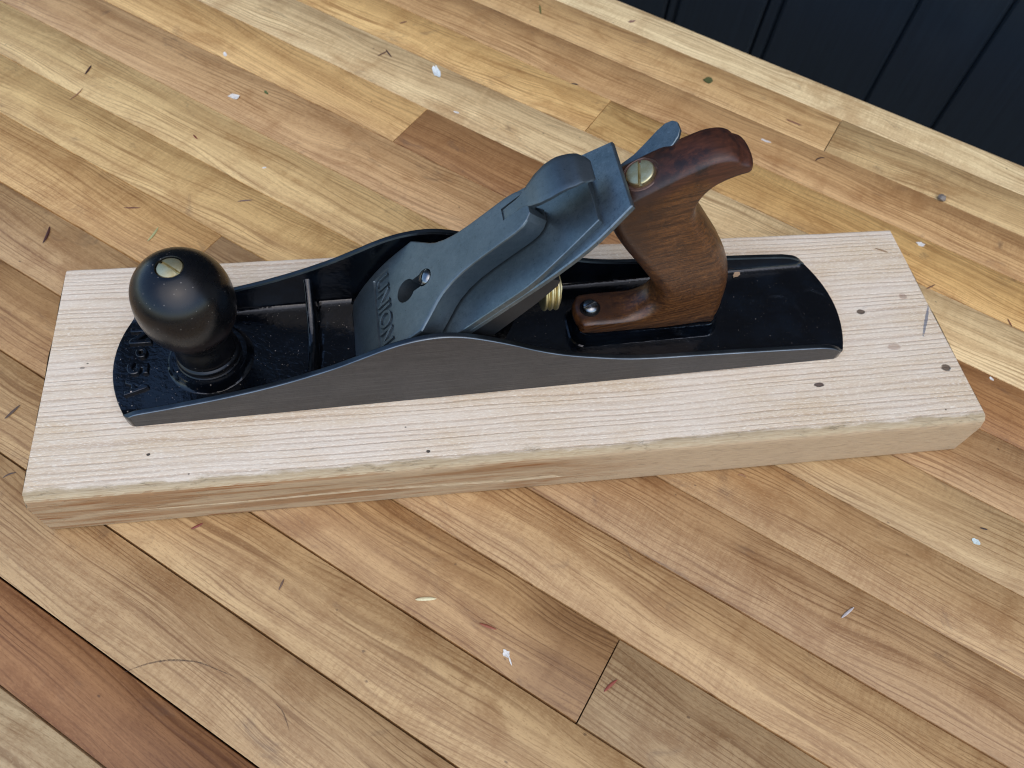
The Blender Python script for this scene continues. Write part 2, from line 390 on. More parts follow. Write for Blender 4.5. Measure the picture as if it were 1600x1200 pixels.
def mat_tote():
    n = NT("worn_stained_beech")
    v = n.co(); s = n.sep(v)
    vr = n.new('ShaderNodeVectorRotate', {'Vector': v, 'Center': (270, 34, 60), 'Axis': (0, 1, 0), 'Angle': math.radians(14)}).outputs[0]
    g1 = n.noise(n.vmul(vr, (0.05, 0.5, 0.75)), 1.0, 5.0, 0.65, 0.4)
    g2 = n.noise(n.vmul(vr, (0.22, 1.6, 2.4)), 1.0, 4.0, 0.65)
    big = n.noise(n.vmul(v, (0.045, 0.045, 0.045)), 1.0, 5.0, 0.6)
    c = n.mix(n.map(g1, 0.34, 0.68), srgb(50, 29, 16), srgb(98, 61, 31))
    c = n.mix(n.ma('MULTIPLY', n.map(g2, 0.52, 0.7), 0.45), c, srgb(54, 30, 16))
    mot = n.noise(n.vmul(v, (0.5, 0.5, 0.8)), 1.0, 4.0, 0.7)
    c = n.mix(n.ma('MULTIPLY', n.map(mot, 0.5, 0.68), 0.5), c, srgb(58, 33, 18))
    c = n.mix(n.ma('MULTIPLY', n.map(mot, 0.46, 0.3), 0.4), c, srgb(138, 92, 50))
    c = n.mix(n.ma('MULTIPLY', n.map(g2, 0.45, 0.28), 0.35), c, srgb(128, 84, 46))
    # finish left dark red-brown on the horn, top and around the toe
    line = n.ma('MINIMUM', n.ma('ADD', 111.0, n.ma('MULTIPLY', n.ma('SUBTRACT', s[0], 237.0), 0.62)), 131.0)
    m = n.ma('ADD', n.ma('SUBTRACT', s[2], line), n.ma('MULTIPLY', n.ma('SUBTRACT', big, 0.5), 14.0))
    m = n.ma('ADD', m, n.map(s[0], 262.0, 284.0, 0.0, 10.0))
    top = n.map(m, -11.0, -4.0)
    red = n.mix(n.map(g1, 0.35, 0.7), srgb(58, 31, 20), srgb(82, 45, 29))
    red = n.mix(n.map(n.noise(n.vmul(v, (0.1, 0.1, 0.1)), 1.0, 6.0, 0.7), 0.47, 0.62), red, srgb(30, 18, 16))
    c = n.mix(n.ma('MULTIPLY', top, 0.94), c, red)
    toe = n.ma('MULTIPLY', n.map(s[0], 262.0, 244.0), n.map(n.ma('ADD', s[2], n.ma('MULTIPLY', big, 8.0)), 22.0, 25.0))
    c = n.mix(n.ma('MULTIPLY', toe, 0.75), c, srgb(50, 32, 22))
    grime = n.map(n.noise(n.vmul(v, (0.09, 0.16, 0.09)), 1.0, 7.0, 0.75, 0.5), 0.52, 0.7)
    c = n.mix(n.ma('MULTIPLY', grime, 0.7), c, srgb(36, 22, 15))
    ro = n.ma('ADD', n.ma('ADD', 0.2, n.ma('MULTIPLY', mot, 0.2)), n.ma('MULTIPLY', top, 0.1))
    h = n.ma('ADD', g2, n.ma('MULTIPLY', grime, 0.4))
    return n.done(c, ro, 0.0, n.bump(h, 0.3, 0.00018), Specular_IOR_Level=0.45)

def mat_knob():
    n = NT("ebonised_wood")
    v = n.co(); s = n.sep(v)
    big = n.noise(n.vmul(v, (0.05, 0.05, 0.05)), 1.0, 5.0, 0.6)
    c = n.mix(n.map(big, 0.4, 0.7), (0.0022, 0.0024, 0.003, 1), (0.006, 0.005, 0.0045, 1))
    low_brown = n.ma('MULTIPLY', n.map(s[2], 34.0, 40.0), n.map(s[2], 50.0, 42.0))  # brown tint in a band round the lower half of the ball
    c = n.mix(n.ma('MULTIPLY', low_brown, n.ma('MULTIPLY', big, 0.5)), c, srgb(44, 28, 22))
    sc1 = n.noise(n.vmul(n.new('ShaderNodeVectorRotate', {'Vector': v, 'Axis': (0.3, 0.5, 0.8), 'Angle': 0.8}).outputs[0], (0.08, 1.9, 1.2)), 1.0, 3.0, 0.6)
    scr = n.ma('MULTIPLY', n.map(sc1, 0.7, 0.76), n.map(big, 0.42, 0.6))
    c = n.mix(n.ma('MULTIPLY', scr, 0.3), c, srgb(150, 140, 132))
    d1 = n.vor(n.vmul(v, (0.33, 0.33, 0.33)), 1.0)
    sz = n.ma('MULTIPLY', n.noise(n.vmul(v, (0.15, 0.15, 0.15)), 1.0, 1.0), 0.14)
    dot = n.ma('LESS_THAN', d1, sz)
    c = n.mix(n.ma('MULTIPLY', dot, 0.4), c, srgb(160, 150, 140))
    ro = n.ma('ADD', 0.16, n.ma('MULTIPLY', n.noise(n.vmul(v, (0.1, 0.1, 0.1)), 1.0, 6.0, 0.7), 0.24))
    h = n.ma('ADD', n.ma('MULTIPLY', big, 0.6), n.ma('MULTIPLY', scr, -0.3))
    return n.done(c, ro, 0.0, n.bump(h, 0.3, 0.0004), Specular_IOR_Level=0.42)

def mat_brass():
    n = NT("brass")
    v = n.co()
    big = n.noise(n.vmul(v, (0.2, 0.2, 0.2)), 1.0, 5.0, 0.65)
    c = n.mix(n.map(big, 0.35, 0.7), (0.74, 0.65, 0.38, 1), (0.55, 0.45, 0.22, 1))
    br = n.noise(n.vmul(v, (0.6, 4.0, 4.0)), 1.0, 2.0)
    return n.done(c, n.ma('ADD', 0.36, n.ma('MULTIPLY', big, 0.2)), 1.0, n.bump(br, 0.25, 0.00004))

def mat_wall():
    n = NT("navy_black_stained_boards")
    v = n.co()
    g = n.noise(n.vmul(v, (0.25, 0.25, 0.006)), 1.0, 5.0, 0.65)
    b = n.noise(n.vmul(v, (0.01, 0.01, 0.006)), 1.0, 4.0, 0.6)
    c = n.mix(n.map(g, 0.35, 0.7), (0.0025, 0.0065, 0.0115, 1), (0.0045, 0.010, 0.0165, 1))
    c = n.mix(n.ma('MULTIPLY', n.map(b, 0.55, 0.75), 0.3), c, (0.016, 0.022, 0.03, 1))
    return n.done(c, 0.5, 0.0, n.bump(g, 0.4, 0.0006))

def mat_ground():
    n = NT("dark_gravelly_ground")
    v = n.co()
    g = n.noise(n.vmul(v, (0.02, 0.02, 0.02)), 1.0, 6.0, 0.7)
    return n.done(n.mix(g, (0.02, 0.02, 0.02, 1), (0.06, 0.055, 0.05, 1)), 0.9)

def mat_bit():
    n = NT("small_debris")
    oi = n.new('ShaderNodeObjectInfo'); v = n.co()
    g = n.noise(n.vmul(v, (0.6, 1.6, 1.6)), 1.0, 4.0, 0.65)
    c = n.mix(n.ma('MULTIPLY', n.map(g, 0.45, 0.7), 0.5), oi.outputs['Color'], n.mix(1.0, oi.outputs['Color'], (0.45, 0.42, 0.4, 1), 'MULTIPLY'))
    return n.done(c, 0.6, 0.0, n.bump(g, 0.4, 0.0001))

PLANK = mat_plank(); PLANK_END = mat_plank('varnished_maple_dark_end', (352, 388, 44)); PLANK_RED = mat_plank('varnished_maple_dark_middle', (10, 100, 70)); LUMBER = mat_lumber(); JAPAN = mat_japan(); TOTE = mat_tote(); KNOB = mat_knob(); BRASS = mat_brass(); WALL = mat_wall(); BIT = mat_bit()
SIDE = mat_steel("grey_cast_iron_side", (0.080, 0.077, 0.076, 1), (0.092, 0.088, 0.086, 1), 0.48, 0.7, 0.75, (0.03, 1.0, 1.6), 0.00012)
RIM = mat_steel("worn_iron_rim", (0.13, 0.145, 0.155, 1), (0.21, 0.23, 0.24, 1), 0.4, 0.25)
CAPM = mat_steel("satin_sky_tinted_cast_steel", (0.108, 0.136, 0.150, 1), (0.138, 0.166, 0.180, 1), 0.42, 0.6, 0.85)  # bluish sky reflection is put into the cap's base colour
CHIPM = mat_steel("dull_steel", (0.108, 0.140, 0.156, 1), (0.140, 0.174, 0.190, 1), 0.4, 0.8, 0.85)
IRONM = mat_steel("pitted_steel", (0.115, 0.152, 0.172, 1), (0.165, 0.202, 0.222, 1), 0.4, 1.1, 0.85)
SCREWM = mat_steel("bright_steel", (0.2, 0.21, 0.215, 1), (0.26, 0.27, 0.275, 1), 0.26, 0.4)

DULLJ = mat_steel("dull_black_casting", (0.004, 0.005, 0.006, 1), (0.009, 0.010, 0.011, 1), 0.55, 0.3, 0.0)
# ------------------------------------------------------------------ table top of strips
ANG = math.radians(-38.32475)
ca, sa = math.cos(ANG), math.sin(ANG)
table = empty("table_top", (0, 0, 0), ANG)
tag(table, "honey-coloured maple strip table top under the board and plane", "table")
EDGE = 453.9
SEAMS = [453.9, 416.7, 373.3, 328.8, 285.8, 238.0, 194.4, 147.3, 103.1, 59.8, 14.9, -29.8, -74.9, -119.0, -164.6, -198.5, -243.5, -288.5, -333.0]
GAPS = [0, 0.3, 0.35, 0.7, 0.7, 0.7, 0.6, 0.55, 0.7, 0.75, 1.0, 1.05, 1.05, 1.05, 0.95, 0.9, 0.8, 0.8, 0]
JOINTS = {1: (67.5,), 3: (-90.8,), 5: (-198.6,), 6: (100.0,), 7: (45.0,), 8: (-10.0,), 9: (-235.9,), 11: (97.4,)}
T0, T1 = -720.0, 460.0
PCOL = {0: [(230, 206, 156)], 1: [(208, 172, 118), (216, 182, 126)], 2: [(200, 160, 108)], 3: [(224, 186, 122), (220, 178, 112)], 4: [(230, 202, 150)],
        5: [(216, 178, 118), (178, 132, 84)], 6: [(206, 168, 118), (188, 150, 104)], 7: [(220, 188, 130), (198, 166, 118)], 8: [(216, 182, 122), (194, 158, 110)], 9: [(204, 166, 110), (182, 146, 102)],
        10: [(192, 156, 108)], 11: [(180, 143, 96), (184, 152, 108)], 12: [(190, 156, 108)], 13: [(186, 153, 108)], 14: [(162, 117, 74)], 15: [(194, 168, 126)], 16: [(186, 150, 102)], 17: [(190, 156, 108)]}  # near strips toned darker and greyer to stand for weaker light there
def plank(i, t0, t1, n0, n1, z, col, edge):
    L, W = (t1 - t0) / 2, (n1 - n0) / 2
    b = 0.15
    if edge:   # rounded outer arris
        prof = [(-W, -38), (-W, z - b), (-W + b, z)]
        R = 7.0
        for k in range(9):
            a = math.pi / 2 * (1 - k / 8); prof.append((W - R + R * math.cos(a), z - R + R * math.sin(a)))
        prof.append((W, -38))
    else:
        prof = [(-W, -38), (-W, z - b), (-W + b, z), (W - b, z), (W, z - b), (W, -38)]
    m = len(prof); v = []; xs = [-L, -L + b, L - b, L]
    for k, x in enumerate(xs):
        for (y, zz) in prof:
            v.append((x, y, zz - (b if k in (0, 3) and zz > z - 0.2 else 0)))
    f = grid_faces(4, m) + [tuple(range(m)), tuple(3 * m + q for q in range(m))] + [(k * m, k * m + m - 1, (k + 1) * m + m - 1, (k + 1) * m) for k in range(3)]
    o = mesh("plank", v, f, PLANK, table, 50)
    o.location = Vector(((t0 + t1) / 2, (n0 + n1) / 2, 0)) * MM
    o.color = srgb(*col)
    if i == 11 and t0 < -600: o.data.materials[0] = PLANK_END
    if i == 14: o.data.materials[0] = PLANK_RED
    return o
planks = {}
for i in range(len(SEAMS) - 1):
    hi, lo = SEAMS[i] - GAPS[i] / 2, SEAMS[i + 1] + GAPS[i + 1] / 2
    cuts = [T0] + list(JOINTS.get(i, ())) + [T1]
    for k in range(len(cuts) - 1):
        g0 = 0.3 if k else 0; g1 = 0.3 if k < len(cuts) - 2 else 0
        planks[(i, k)] = plank(i, cuts[k] + g0, cuts[k + 1] - g1, lo, hi, -random.random() * 0.12, PCOL[i][k], i == 0)

# dark curved scratch on a near strip (lies in the varnish, moves with its plank)
arc = spline([(-174.9, -73.1), (-168.9, -71.3), (-163.4, -70.2), (-156.9, -69.8), (-149.2, -70.6), (-141.9, -72.3), (-134.5, -75.8), (-125.6, -80.5)], 6)
def scratch(name, pts, wid, host, mat):
    o = planks[host]; off = o.location / MM
    v, f = [], []
    n = len(pts)
    for i, p in enumerate(pts):
        d = (pts[min(i + 1, n - 1)] - pts[max(i - 1, 0)]).normalized(); q = Vector((-d.y, d.x))
        ww = wid * (0.25 + 0.75 * math.sin(math.pi * i / (n - 1))) * (0.55 + 0.7 * mnoise.noise(Vector((i * 0.7, wid, 0))) ** 2 + 0.25 * random.random())
        for s_ in (-1, 1):
            x, y = p.x + q.x * ww * s_, p.y + q.y * ww * s_
            v.append((x * ca + y * sa - off.x, -x * sa + y * ca - off.y, 0.02))
    for i in range(n - 1): f.append((2 * i, 2 * i + 1, 2 * i + 3, 2 * i + 2))
    r = mesh(name, v, f, mat, o); r.color = srgb(84, 66, 52); return r
_n = NT("scratch_stain"); _v = _n.co()
_a = _n.map(_n.noise(_v, 0.8, 4.0, 0.7), 0.3, 0.65, 0.1, 0.55)
SCR = _n.done(srgb(74, 58, 46), 0.6, 0.0, None, Alpha=_a)
scratch("scratch", arc, 0.55, (13, 0), SCR)
scratch("scratch", spline([(-106.2, -94.6), (-103.0, -98.5), (-101.0, -103.5), (-99.9, -107.0)], 5), 0.35, (12, 0), SCR)

# ------------------------------------------------------------------ wall of vertical boards beyond the table
wall = empty("board_wall", (0, 0, -900), ANG)
tag(wall, "navy black wall of upright boards behind the table edge", "wall")
D = 640.0
wx = [-3000 + 118 * k for k in range(24)] + [-160, -147, -57, -41, 75.5, 147.5] + [262 + 118 * k for k in range(20)]
for a, b in zip(wx, wx[1:]):
    g = 0.3
    depth = 0.0 if (b - a) > 30 else -3.5     # narrow fillets sit back between the wide boards
    e = 3.0
    poly = [(a + g, D + 22), (a + g, D - depth + e), (a + g + e, D - depth), (b - g - e, D - depth), (b - g, D - depth + e), (b - g, D + 22)]
    prism("siding_board", poly, 0, 3000, WALL, wall, lambda u, q, z: (u, q, z), 30)
prism("backing_board", [(-3000, D + 22.5), (2504, D + 22.5), (2504, D + 34), (-3000, D + 34)], 0, 3000, WALL, wall, lambda u, q, z: (u, q, z))
gnd = mesh("ground", [(-4000, -4000, -900), (4000, -4000, -900), (4000, 4000, -900), (-4000, 4000, -900)], [(0, 1, 2, 3)], mat_ground())
tag(gnd, kind='structure')

# ------------------------------------------------------------------ softwood board
BX0, BX1, BW, BH = -217.3, 274.4, 140.0, 35.8
def zline(x): return interp(x, [(-230, 17.5), (-161, 15.4), (-115, 14.6), (-65, 15.3), (-36, 13.8), (14, 11.3), (38, 11.9), (60, 12)]) + 0.25 * mnoise.noise(Vector((x * 0.15, 3, 0)))
def recess(x, z):
    if x > 41: return 0.0
    r = lerp_pts(x, [(-195, 0.0), (-150, 0.35), (-100, 0.8), (36, 1.1), (41, 0.0)])
    zl = zline(x)
    if z <= zl: return 0.0
    return r * (1.0 if z < 21 else max(0.0, 1 - (z - 21) / 7.0))
xs = [BX0 + (BX1 - BX0) * k / 260 for k in range(261)]
bv = []; nprof = None
for ix, x in enumerate(xs):
    pr = []
    rt = 4.0 + 0.7 * mnoise.noise(Vector((x * 0.02, 0, 0))) + 0.25 * mnoise.noise(Vector((x * 0.16, 5, 0)))
    rb = 2.6
    for k in range(5):
        a = math.pi / 2 * k / 4; pr.append((rb - rb * math.sin(a), rb - rb * math.cos(a)))
    zl = zline(x)
    for z in (5.5, 8.5, zl - 0.45, zl - 0.05, zl + 0.12, zl + 0.8, 18.5, 21, 23.5, 26, 28.2):
        pr.append((recess(x, z) + 0.12 * mnoise.noise(Vector((x * 0.05, z * 0.3, 9))), z))
    for k in range(7):
        a = math.pi / 2 * k / 6
        j = 0.18 * mnoise.noise(Vector((x * 0.22, k * 0.6, 2)))
        pr.append((rt - rt * math.cos(a) + j * math.sin(2 * a), BH - rt + rt * math.sin(a) - abs(j) * 0.4 * math.sin(2 * a)))
    for k in range(1, 12): pr.append((rt + (BW - rt - 3.0) * k / 12, BH))
    for k in range(6):
        a = math.pi / 2 * k / 5; r2 = 2.6 + 0.9 * mnoise.noise(Vector((x * 0.05, 11, 0)))
        pr.append((BW - r2 + r2 * math.sin(a), BH - r2 + r2 * math.cos(a)))
    pr += [(BW, 18), (BW, 3), (BW - 2.5, 0), (70, 0)]
    nprof = len(pr)
    for (y, z) in pr:
        skew = (-1.94 if x < 0 else -1.42) * y / BW
        k = abs((x - BX0) / (BX1 - BX0) - 0.5) * 2
        xx = x + skew * (1 if k > 0.9 else 0.5)
        if ix in (0, 260):
            xx += 0.55 * mnoise.noise(Vector((y * 0.35, z * 0.3, ix))) + 0.35 * mnoise.noise(Vector((y * 1.3, z, ix)))
            # worn front corners
            if y < 5 and z > BH - 6: xx += (1 if ix == 0 else -1) * (1.5 - y * 0.3)
        bv.append((xx, y, z))
bf = grid_faces(len(xs), nprof, True) + [tuple(range(nprof)), tuple((len(xs) - 1) * nprof + q for q in range(nprof))]
board = mesh("lumber_board", bv, bf, LUMBER, None, 40)
tag(board, "pale weathered softwood board with a torn front edge under the hand plane", "board")

# ------------------------------------------------------------------ the hand plane
plane = empty("hand_plane", (-172.728, 35.607, BH + 0.05), math.radians(1.58883))
tag(plane, "black and grey iron bench plane with a round black knob on the pale board", "hand plane")
W, CY = 68.0, 34.0
ID = lambda x, y, z: (x, y, z)
HC = [(-12, 7.2), (-2, 8.2), (0, 8.8), (2, 9.8), (5, 11.2), (20, 13.6), (48, 18.8), (75, 25.8), (101, 35.2), (117, 42.8), (125, 46.8), (133, 50.2), (142, 52.8), (152, 54.0), (160, 53.4), (168, 51.3), (180, 46.3), (190, 41.4), (198, 37.1),
      (207, 32.8), (215, 29.6), (224, 26.7), (233, 24.3), (245, 21.4), (256, 19.6), (270, 18.4), (285, 17.6), (322, 15.4), (361, 12.8), (367, 11.6), (371, 10.2), (374, 8.2), (376.5, 6.0), (379, 5.2), (390, 5.0)]
rnd_c = lambda d, r: r - math.sqrt(max(0.0, r * r - (r - d) ** 2)) if d < r else 0.0
xt = lambda y: -10.0 * (1 - ((y - CY) / CY) ** 2) + rnd_c(min(y, W - y), 2.6)
xh = lambda y: 377.4 + 8.6 * (1 - ((y - CY) / CY) ** 2) - rnd_c(min(y, W - y), 4.0)
def floor_z(x, y): return 4.6 + 1.2 * max(0.0, min(1.0, (6 - x) / 14)) + (1.2 if 93 < x < 112 else 0)
ys_half = [0, 0.3, 0.6, 1.2, 2.5, 2.9, 3.2, 3.5, 4.1, 5.2, 6.2, 7.2, 7.8, 9.5, 12, 15, 20, 25, 30]
ys = ys_half + [34] + [W - y for y in reversed(ys_half)]
us = [0, .0008, .002] + [0.002 + 0.996 * k / 240 for k in range(1, 240)] + [.998, .9992, 1]
v = []
for u in us:
    for y in ys:
        x = xt(y) + (xh(y) - xt(y)) * u
        d = min(y, W - y); h = interp(x, HC); fz = floor_z(x, y)
        if d <= 0: z = h - 0.45
        elif d <= 0.3: z = h - 0.12
        elif d <= 2.5: z = h
        elif d <= 2.9: z = h - 0.25
        else:
            z = min(max(h - 0.6, fz), fz + lerp_pts(d, [(3.2, 3.8), (3.5, 2.3), (4.1, 1.1), (5.2, 0.35), (7.2, 0.0)]))
            if d <= 3.25: z = max(z, h - 1.0)
        if u in (0, 1): z -= 0.6
        v.append((x, y, z))
nv, nu = len(ys), len(us)
f = grid_faces(nu, nv); fm = []
for i in range(nu - 1):
    for j in range(nv - 1):
        fm.append(1 if j in (0, nv - 2) else (2 if j in (1, 2, 3, 4, nv - 3, nv - 4, nv - 5, nv - 6) else 0))
# skirts to the sole
base = len(v)
ring = [(i, 0) for i in range(nu)] + [(nu - 1, j) for j in range(1, nv)] + [(i, nv - 1) for i in range(nu - 2, -1, -1)] + [(0, j) for j in range(nv - 2, 0, -1)]
for (i, j) in ring:
    p = v[i * nv + j]; v.append((p[0], p[1], 0.5))
base2 = len(v); m = len(ring)
for (i, j) in ring:
    p = v[i * nv + j]; cx = 0.5
    v.append((p[0] + (cx if i == 0 else (-cx if i == nu - 1 else 0)), min(max(p[1], cx), W - cx), 0.0))
for k in range(m):
    k2 = (k + 1) % m
    a = ring[k][0] * nv + ring[k][1]; b = ring[k2][0] * nv + ring[k2][1]
    side = 3 if (ring[k][1] in (0, nv - 1) and ring[k2][1] in (0, nv - 1)) else 0
    f.append((a, b, base + k2, base + k)); fm.append(side)
    f.append((base + k, base + k2, base2 + k2, base2 + k)); fm.append(side)
f.append(tuple(base2 + k for k in range(m))); fm.append(3)
FARRIM = mat_steel("dark_iron_rim", (0.045, 0.055, 0.062, 1), (0.075, 0.088, 0.095, 1), 0.4, 0.3)
body = mesh("sole_casting", v, f, [JAPAN, RIM, FARRIM, SIDE], plane, 28, fm)

# cross rib in front of the mouth
rv = []
for y in [3.0 + 62.0 * k / 30 for k in range(31)]:
    d = min(y, W - y); top = lerp_pts(d, [(3, 25.5), (8, 21.5), (14, 17.5), (20, 14), (27, 11.2), (34, 10.0)])
    for x, z in ((86.6, 4), (87.6, top - 0.8), (88.4, top), (90.6, top), (91.4, top - 0.8), (92.6, 4)): rv.append((x, y, z))
mesh("cross_rib", rv, grid_faces(31, 6) + [(0, 1, 2, 3, 4, 5), tuple(180 + k for k in range(6))], JAPAN, plane, 50)
# bosses
kf = axis_frame((37.8, CY, 0), (0, 0, 1))
lathe("knob_boss", [(22.5, 4.2), (20.8, 5.0), (19.6, 7.6), (18.6, 9.0), (0, 9.0)], JAPAN, plane, kf, 48, 50)
def stadium(x0, x1, hw, r, n=8):
    p = []
    for cx, cy, a0 in ((x1 - r, hw - r, 0), (x0 + r, hw - r, 90), (x0 + r, -hw + r, 180), (x1 - r, -hw + r, 270)):
        for k in range(n + 1):
            a = math.radians(a0 + 90 * k / n); p.append((cx + r * math.cos(a), CY + cy + r * math.sin(a)))
    return p
tb = [];
lay = [(225.0, 312.5, 14.6, 9, 4.2), (227.0, 311.0, 13.4, 8.5, 5.0), (227.8, 310.4, 12.6, 8, 7.2), (228.3, 310.0, 11.8, 8, 10.8), (229.0, 309.4, 11.1, 8, 11.8)]
for x0, x1, hw, r, z in lay: tb += [(a, b, z) for a, b in stadium(x0, x1, hw, r)]
nb = 36
mesh("tote_boss", tb, grid_faces(len(lay), nb, True) + [tuple(range((len(lay) - 1) * nb, len(lay) * nb))], JAPAN, plane, 40)

# ---- lettering helper
def letter_mesh(txt, offset=0.0, ext=0.06, bev=0.03):
    cu = bpy.data.curves.new("t", 'FONT'); cu.body = txt; cu.size = 1.0; cu.extrude = ext; cu.bevel_depth = bev; cu.offset = offset; cu.resolution_u = 4
    o = bpy.data.objects.new("t", cu); COL.objects.link(o)
    bpy.context.view_layer.update(); dg = bpy.context.evaluated_depsgraph_get()
    me = bpy.data.meshes.new_from_object(o.evaluated_get(dg)); vs_ = [x.co.copy() for x in me.vertices]; fs = [tuple(p.vertices) for p in me.polygons]
    bpy.data.objects.remove(o); bpy.data.meshes.remove(me)
    a = [min(q[k] for q in vs_) for k in range(3)]; b = [max(q[k] for q in vs_) for k in range(3)]
    return [tuple((q[k] - a[k]) / max(b[k] - a[k], 1e-6) for k in range(3)) for q in vs_], fs
lv, lf = [], []
for ch, x0, x1, y0, y1 in (("N", -3.0, 7.6, 56.0, 46.0), ("o", 0.5, 6.2, 43.6, 37.2), ("5", -2.8, 7.4, 34.4, 27.0), ("A", -2.6, 8.4, 24.2, 14.6)):
    q, fs = letter_mesh(ch, 0.0, 0.05, 0.05); o = len(lv)
    lv += [(x0 + (x1 - x0) * c[1], y0 + (y1 - y0) * c[0], floor_z(x0 + (x1 - x0) * c[1], 34) - 0.5 + 2.2 * c[2]) for c in q]
    lf += [tuple(i + o for i in g) for g in fs]
tag(mesh("lettering", lv, lf, JAPAN, plane, 60), "raised cast lettering No 5A on the toe")

# ---- iron assembly frame: s up the 45 degree bed, y across, h off the chip breaker's face
Q = math.sqrt(0.5)
CB = lambda s, y, h: (112 + (s - h) * Q, CY + y, (s + h) * Q)
def slab(name, hw, s0, s1, h0, h1, mat, yc=0.0, ch=0.5, n=60, clip=0.0):
    """flat bar: half-width hw(s), with chamfered upper arris"""
    vv = []
    S = [s0, s0 + ch] + [s0 + ch + (s1 - s0 - 2 * ch) * k / n for k in range(1, n)] + [s1 - ch, s1]
    for k, s in enumerate(S):
        w_ = hw(s) ; e = ch if k in (0, len(S) - 1) else 0
        for y, h in ((-w_, h0), (-w_, h1 - ch), (-w_ + ch, h1 - e), (w_ - ch, h1 - e), (w_, h1 - ch), (w_, h0)): vv.append(CB(s, y + yc, h))
    L = len(S)
    return mesh(name, vv, grid_faces(L, 6, True) + [tuple(range(6)), tuple((L - 1) * 6 + k for k in range(6))], mat, plane, 15)
slab("cutting_iron", lambda s: interp(s, [(0, 28), (110, 28), (128, 27.6), (149, 25.4), (170.3, 19.6)]), 3, 170.3, -5.6, -3.1, IRONM, -1.0, 0.55)
cb = slab("chip_breaker", lambda s: interp(s, [(0, 28), (100, 28), (116, 27.4), (135, 23.6), (155.6, 18.4)]), 1, 155.6, -3.05, 0.0, CHIPM, -1.2, 0.35)

# lever cap
HS = [(-2.5, 0.9), (-0.5, 2.0), (1.6, 3.5), (4.5, 5.2), (8.4, 6.9), (17.8, 9.8), (31, 12.5), (40, 13.6), (48, 14.0), (60, 14.2), (90, 14.2), (131, 14.0), (135, 13.0)]
HWS = [(-2.5, 27.2), (55, 28), (60, 28.0), (61, 27.4), (64, 25.0), (68, 21.8), (72, 18.4), (76, 15.8), (82, 13.5), (89, 12.0), (98, 11.4), (110, 11.3), (121, 11.3), (126, 10.6), (129, 9.0), (131.5, 6.0)]
S = [-2.5, -1.5, -0.5, 0.5, 1.6, 3] + [4.5 + 2.0 * k for k in range(13)] + [29.2, 29.7, 31, 33, 35, 37, 39, 41, 42.1, 42.6, 44, 46, 48, 50, 52, 54, 56, 58, 59.3, 60, 60.4, 61, 62, 63, 64.2, 65.5, 67, 68.5, 70] + [72 + 2 * k for k in range(27)] + [125, 126.5, 128, 129.2, 130.4, 131.5]
S = sorted(set(S))
yn = [-1, -0.985, -0.955, -0.9, -0.812, -0.795, -0.6, -0.4, -0.2, 0, 0.2, 0.4, 0.6, 0.795, 0.812, 0.9, 0.955, 0.985, 1]
vv = []
for s in S:
    w_ = lerp_pts(s, HWS) if s > 55 else interp(s, HWS); h = interp(s, HS)
    hb = min(h - 1.2, 0.15 if s < 20 else 0.9)
    # sides lean in towards the underside
    dr = min(3.0, 0.18 * (h - hb) + 0.4)
    vv.append(CB(s, -w_ + dr, hb))
    for q in yn:
        a = abs(q); hh = h - (1.1 if a == 1 else (0.42 if a > 0.98 else (0.08 if a > 0.95 else 0)))
        if 29.5 < s < 42.3 and a < 0.80: hh -= 1.0
        vv.append(CB(s, q * w_, hh))
    vv.append(CB(s, w_ - dr, hb))
np_ = len(yn) + 2
cap = mesh("lever_cap", vv, grid_faces(len(S), np_, True) + [tuple(range(np_)), tuple((len(S) - 1) * np_ + k for k in range(np_))], CAPM, plane, 15)
# keyhole
kh = []
for k in range(25):
    a = math.radians(34 + 292 * k / 24); kh.append((53.4 + 6.2 * math.cos(a), 6.3 * math.sin(a)))
for k in range(17):
    a = math.radians(-130 + 260 * k / 16); kh.append((66.2 + 4.7 * math.cos(a), 4.7 * math.sin(a)))
boolean(cap, prism("cutter", kh, -2, 30, CAPM, plane, CB), sharp=15)
# slot for the cam lever at the upper end
boolean(cap, prism("cutter", [(117.4, -0.6), (140, -1.0), (140, 6.8), (117.4, 6.4)], 2, 30, CAPM, plane, CB), sharp=15)
q, fs = letter_mesh("UNION", -0.006, 0.08, 0.02)
tag(mesh("lettering", [CB(31.0 + 10.2 * c[1], 20.2 - 41.2 * c[0], interp(31.0 + 10.2 * c[1], HS) - 1.05 + 1.3 * c[2]) for c in q], fs, CAPM, cap, 30, None, False), "raised lettering UNION in a sunk panel")
# cam lever
LH = [(114, 12.5), (118, 13.6), (126, 14.0), (132, 14.3), (139, 14.9), (146, 14.9), (151, 14.0), (155, 12.0), (158, 10.2), (160.5, 6.6), (161.5, 5.0)]
LW = [(114, 3.0), (126, 3.1), (129, 3.8), (133, 6.2), (138, 8.4), (144, 9.8), (150, 10.0), (155, 9.6), (158.5, 8.6), (160.5, 7.0), (161.5, 5.2)]
vv = []
SL = [114 + 0.75 * k for k in range(64)]; SL = [s for s in SL if s <= 161.5]
yq = [-1, -0.93, -0.7, -0.35, 0, 0.35, 0.7, 0.93, 1]
for s in SL:
    h = interp(s, LH); w_ = lerp_pts(s, LW); th = lerp_pts(s, [(114, 9), (128, 8), (134, 2.2), (161, 1.4)])
    for q in yq: vv.append(CB(s, 2.9 + q * w_ - 0.0, h - (0.22 if abs(q) == 1 else 0) - 0.9 * (q * w_ / 10) ** 2 * 0.35))
    for q in reversed(yq): vv.append(CB(s, 2.9 + q * w_ * 0.985, h - th - 0.3 * (q * w_ / 10) ** 2))
nq = len(yq) * 2
mesh("cam_lever", vv, grid_faces(len(SL), nq, True) + [tuple(range(nq)), tuple((len(SL) - 1) * nq + k for k in range(nq))], CAPM, cap, 32)

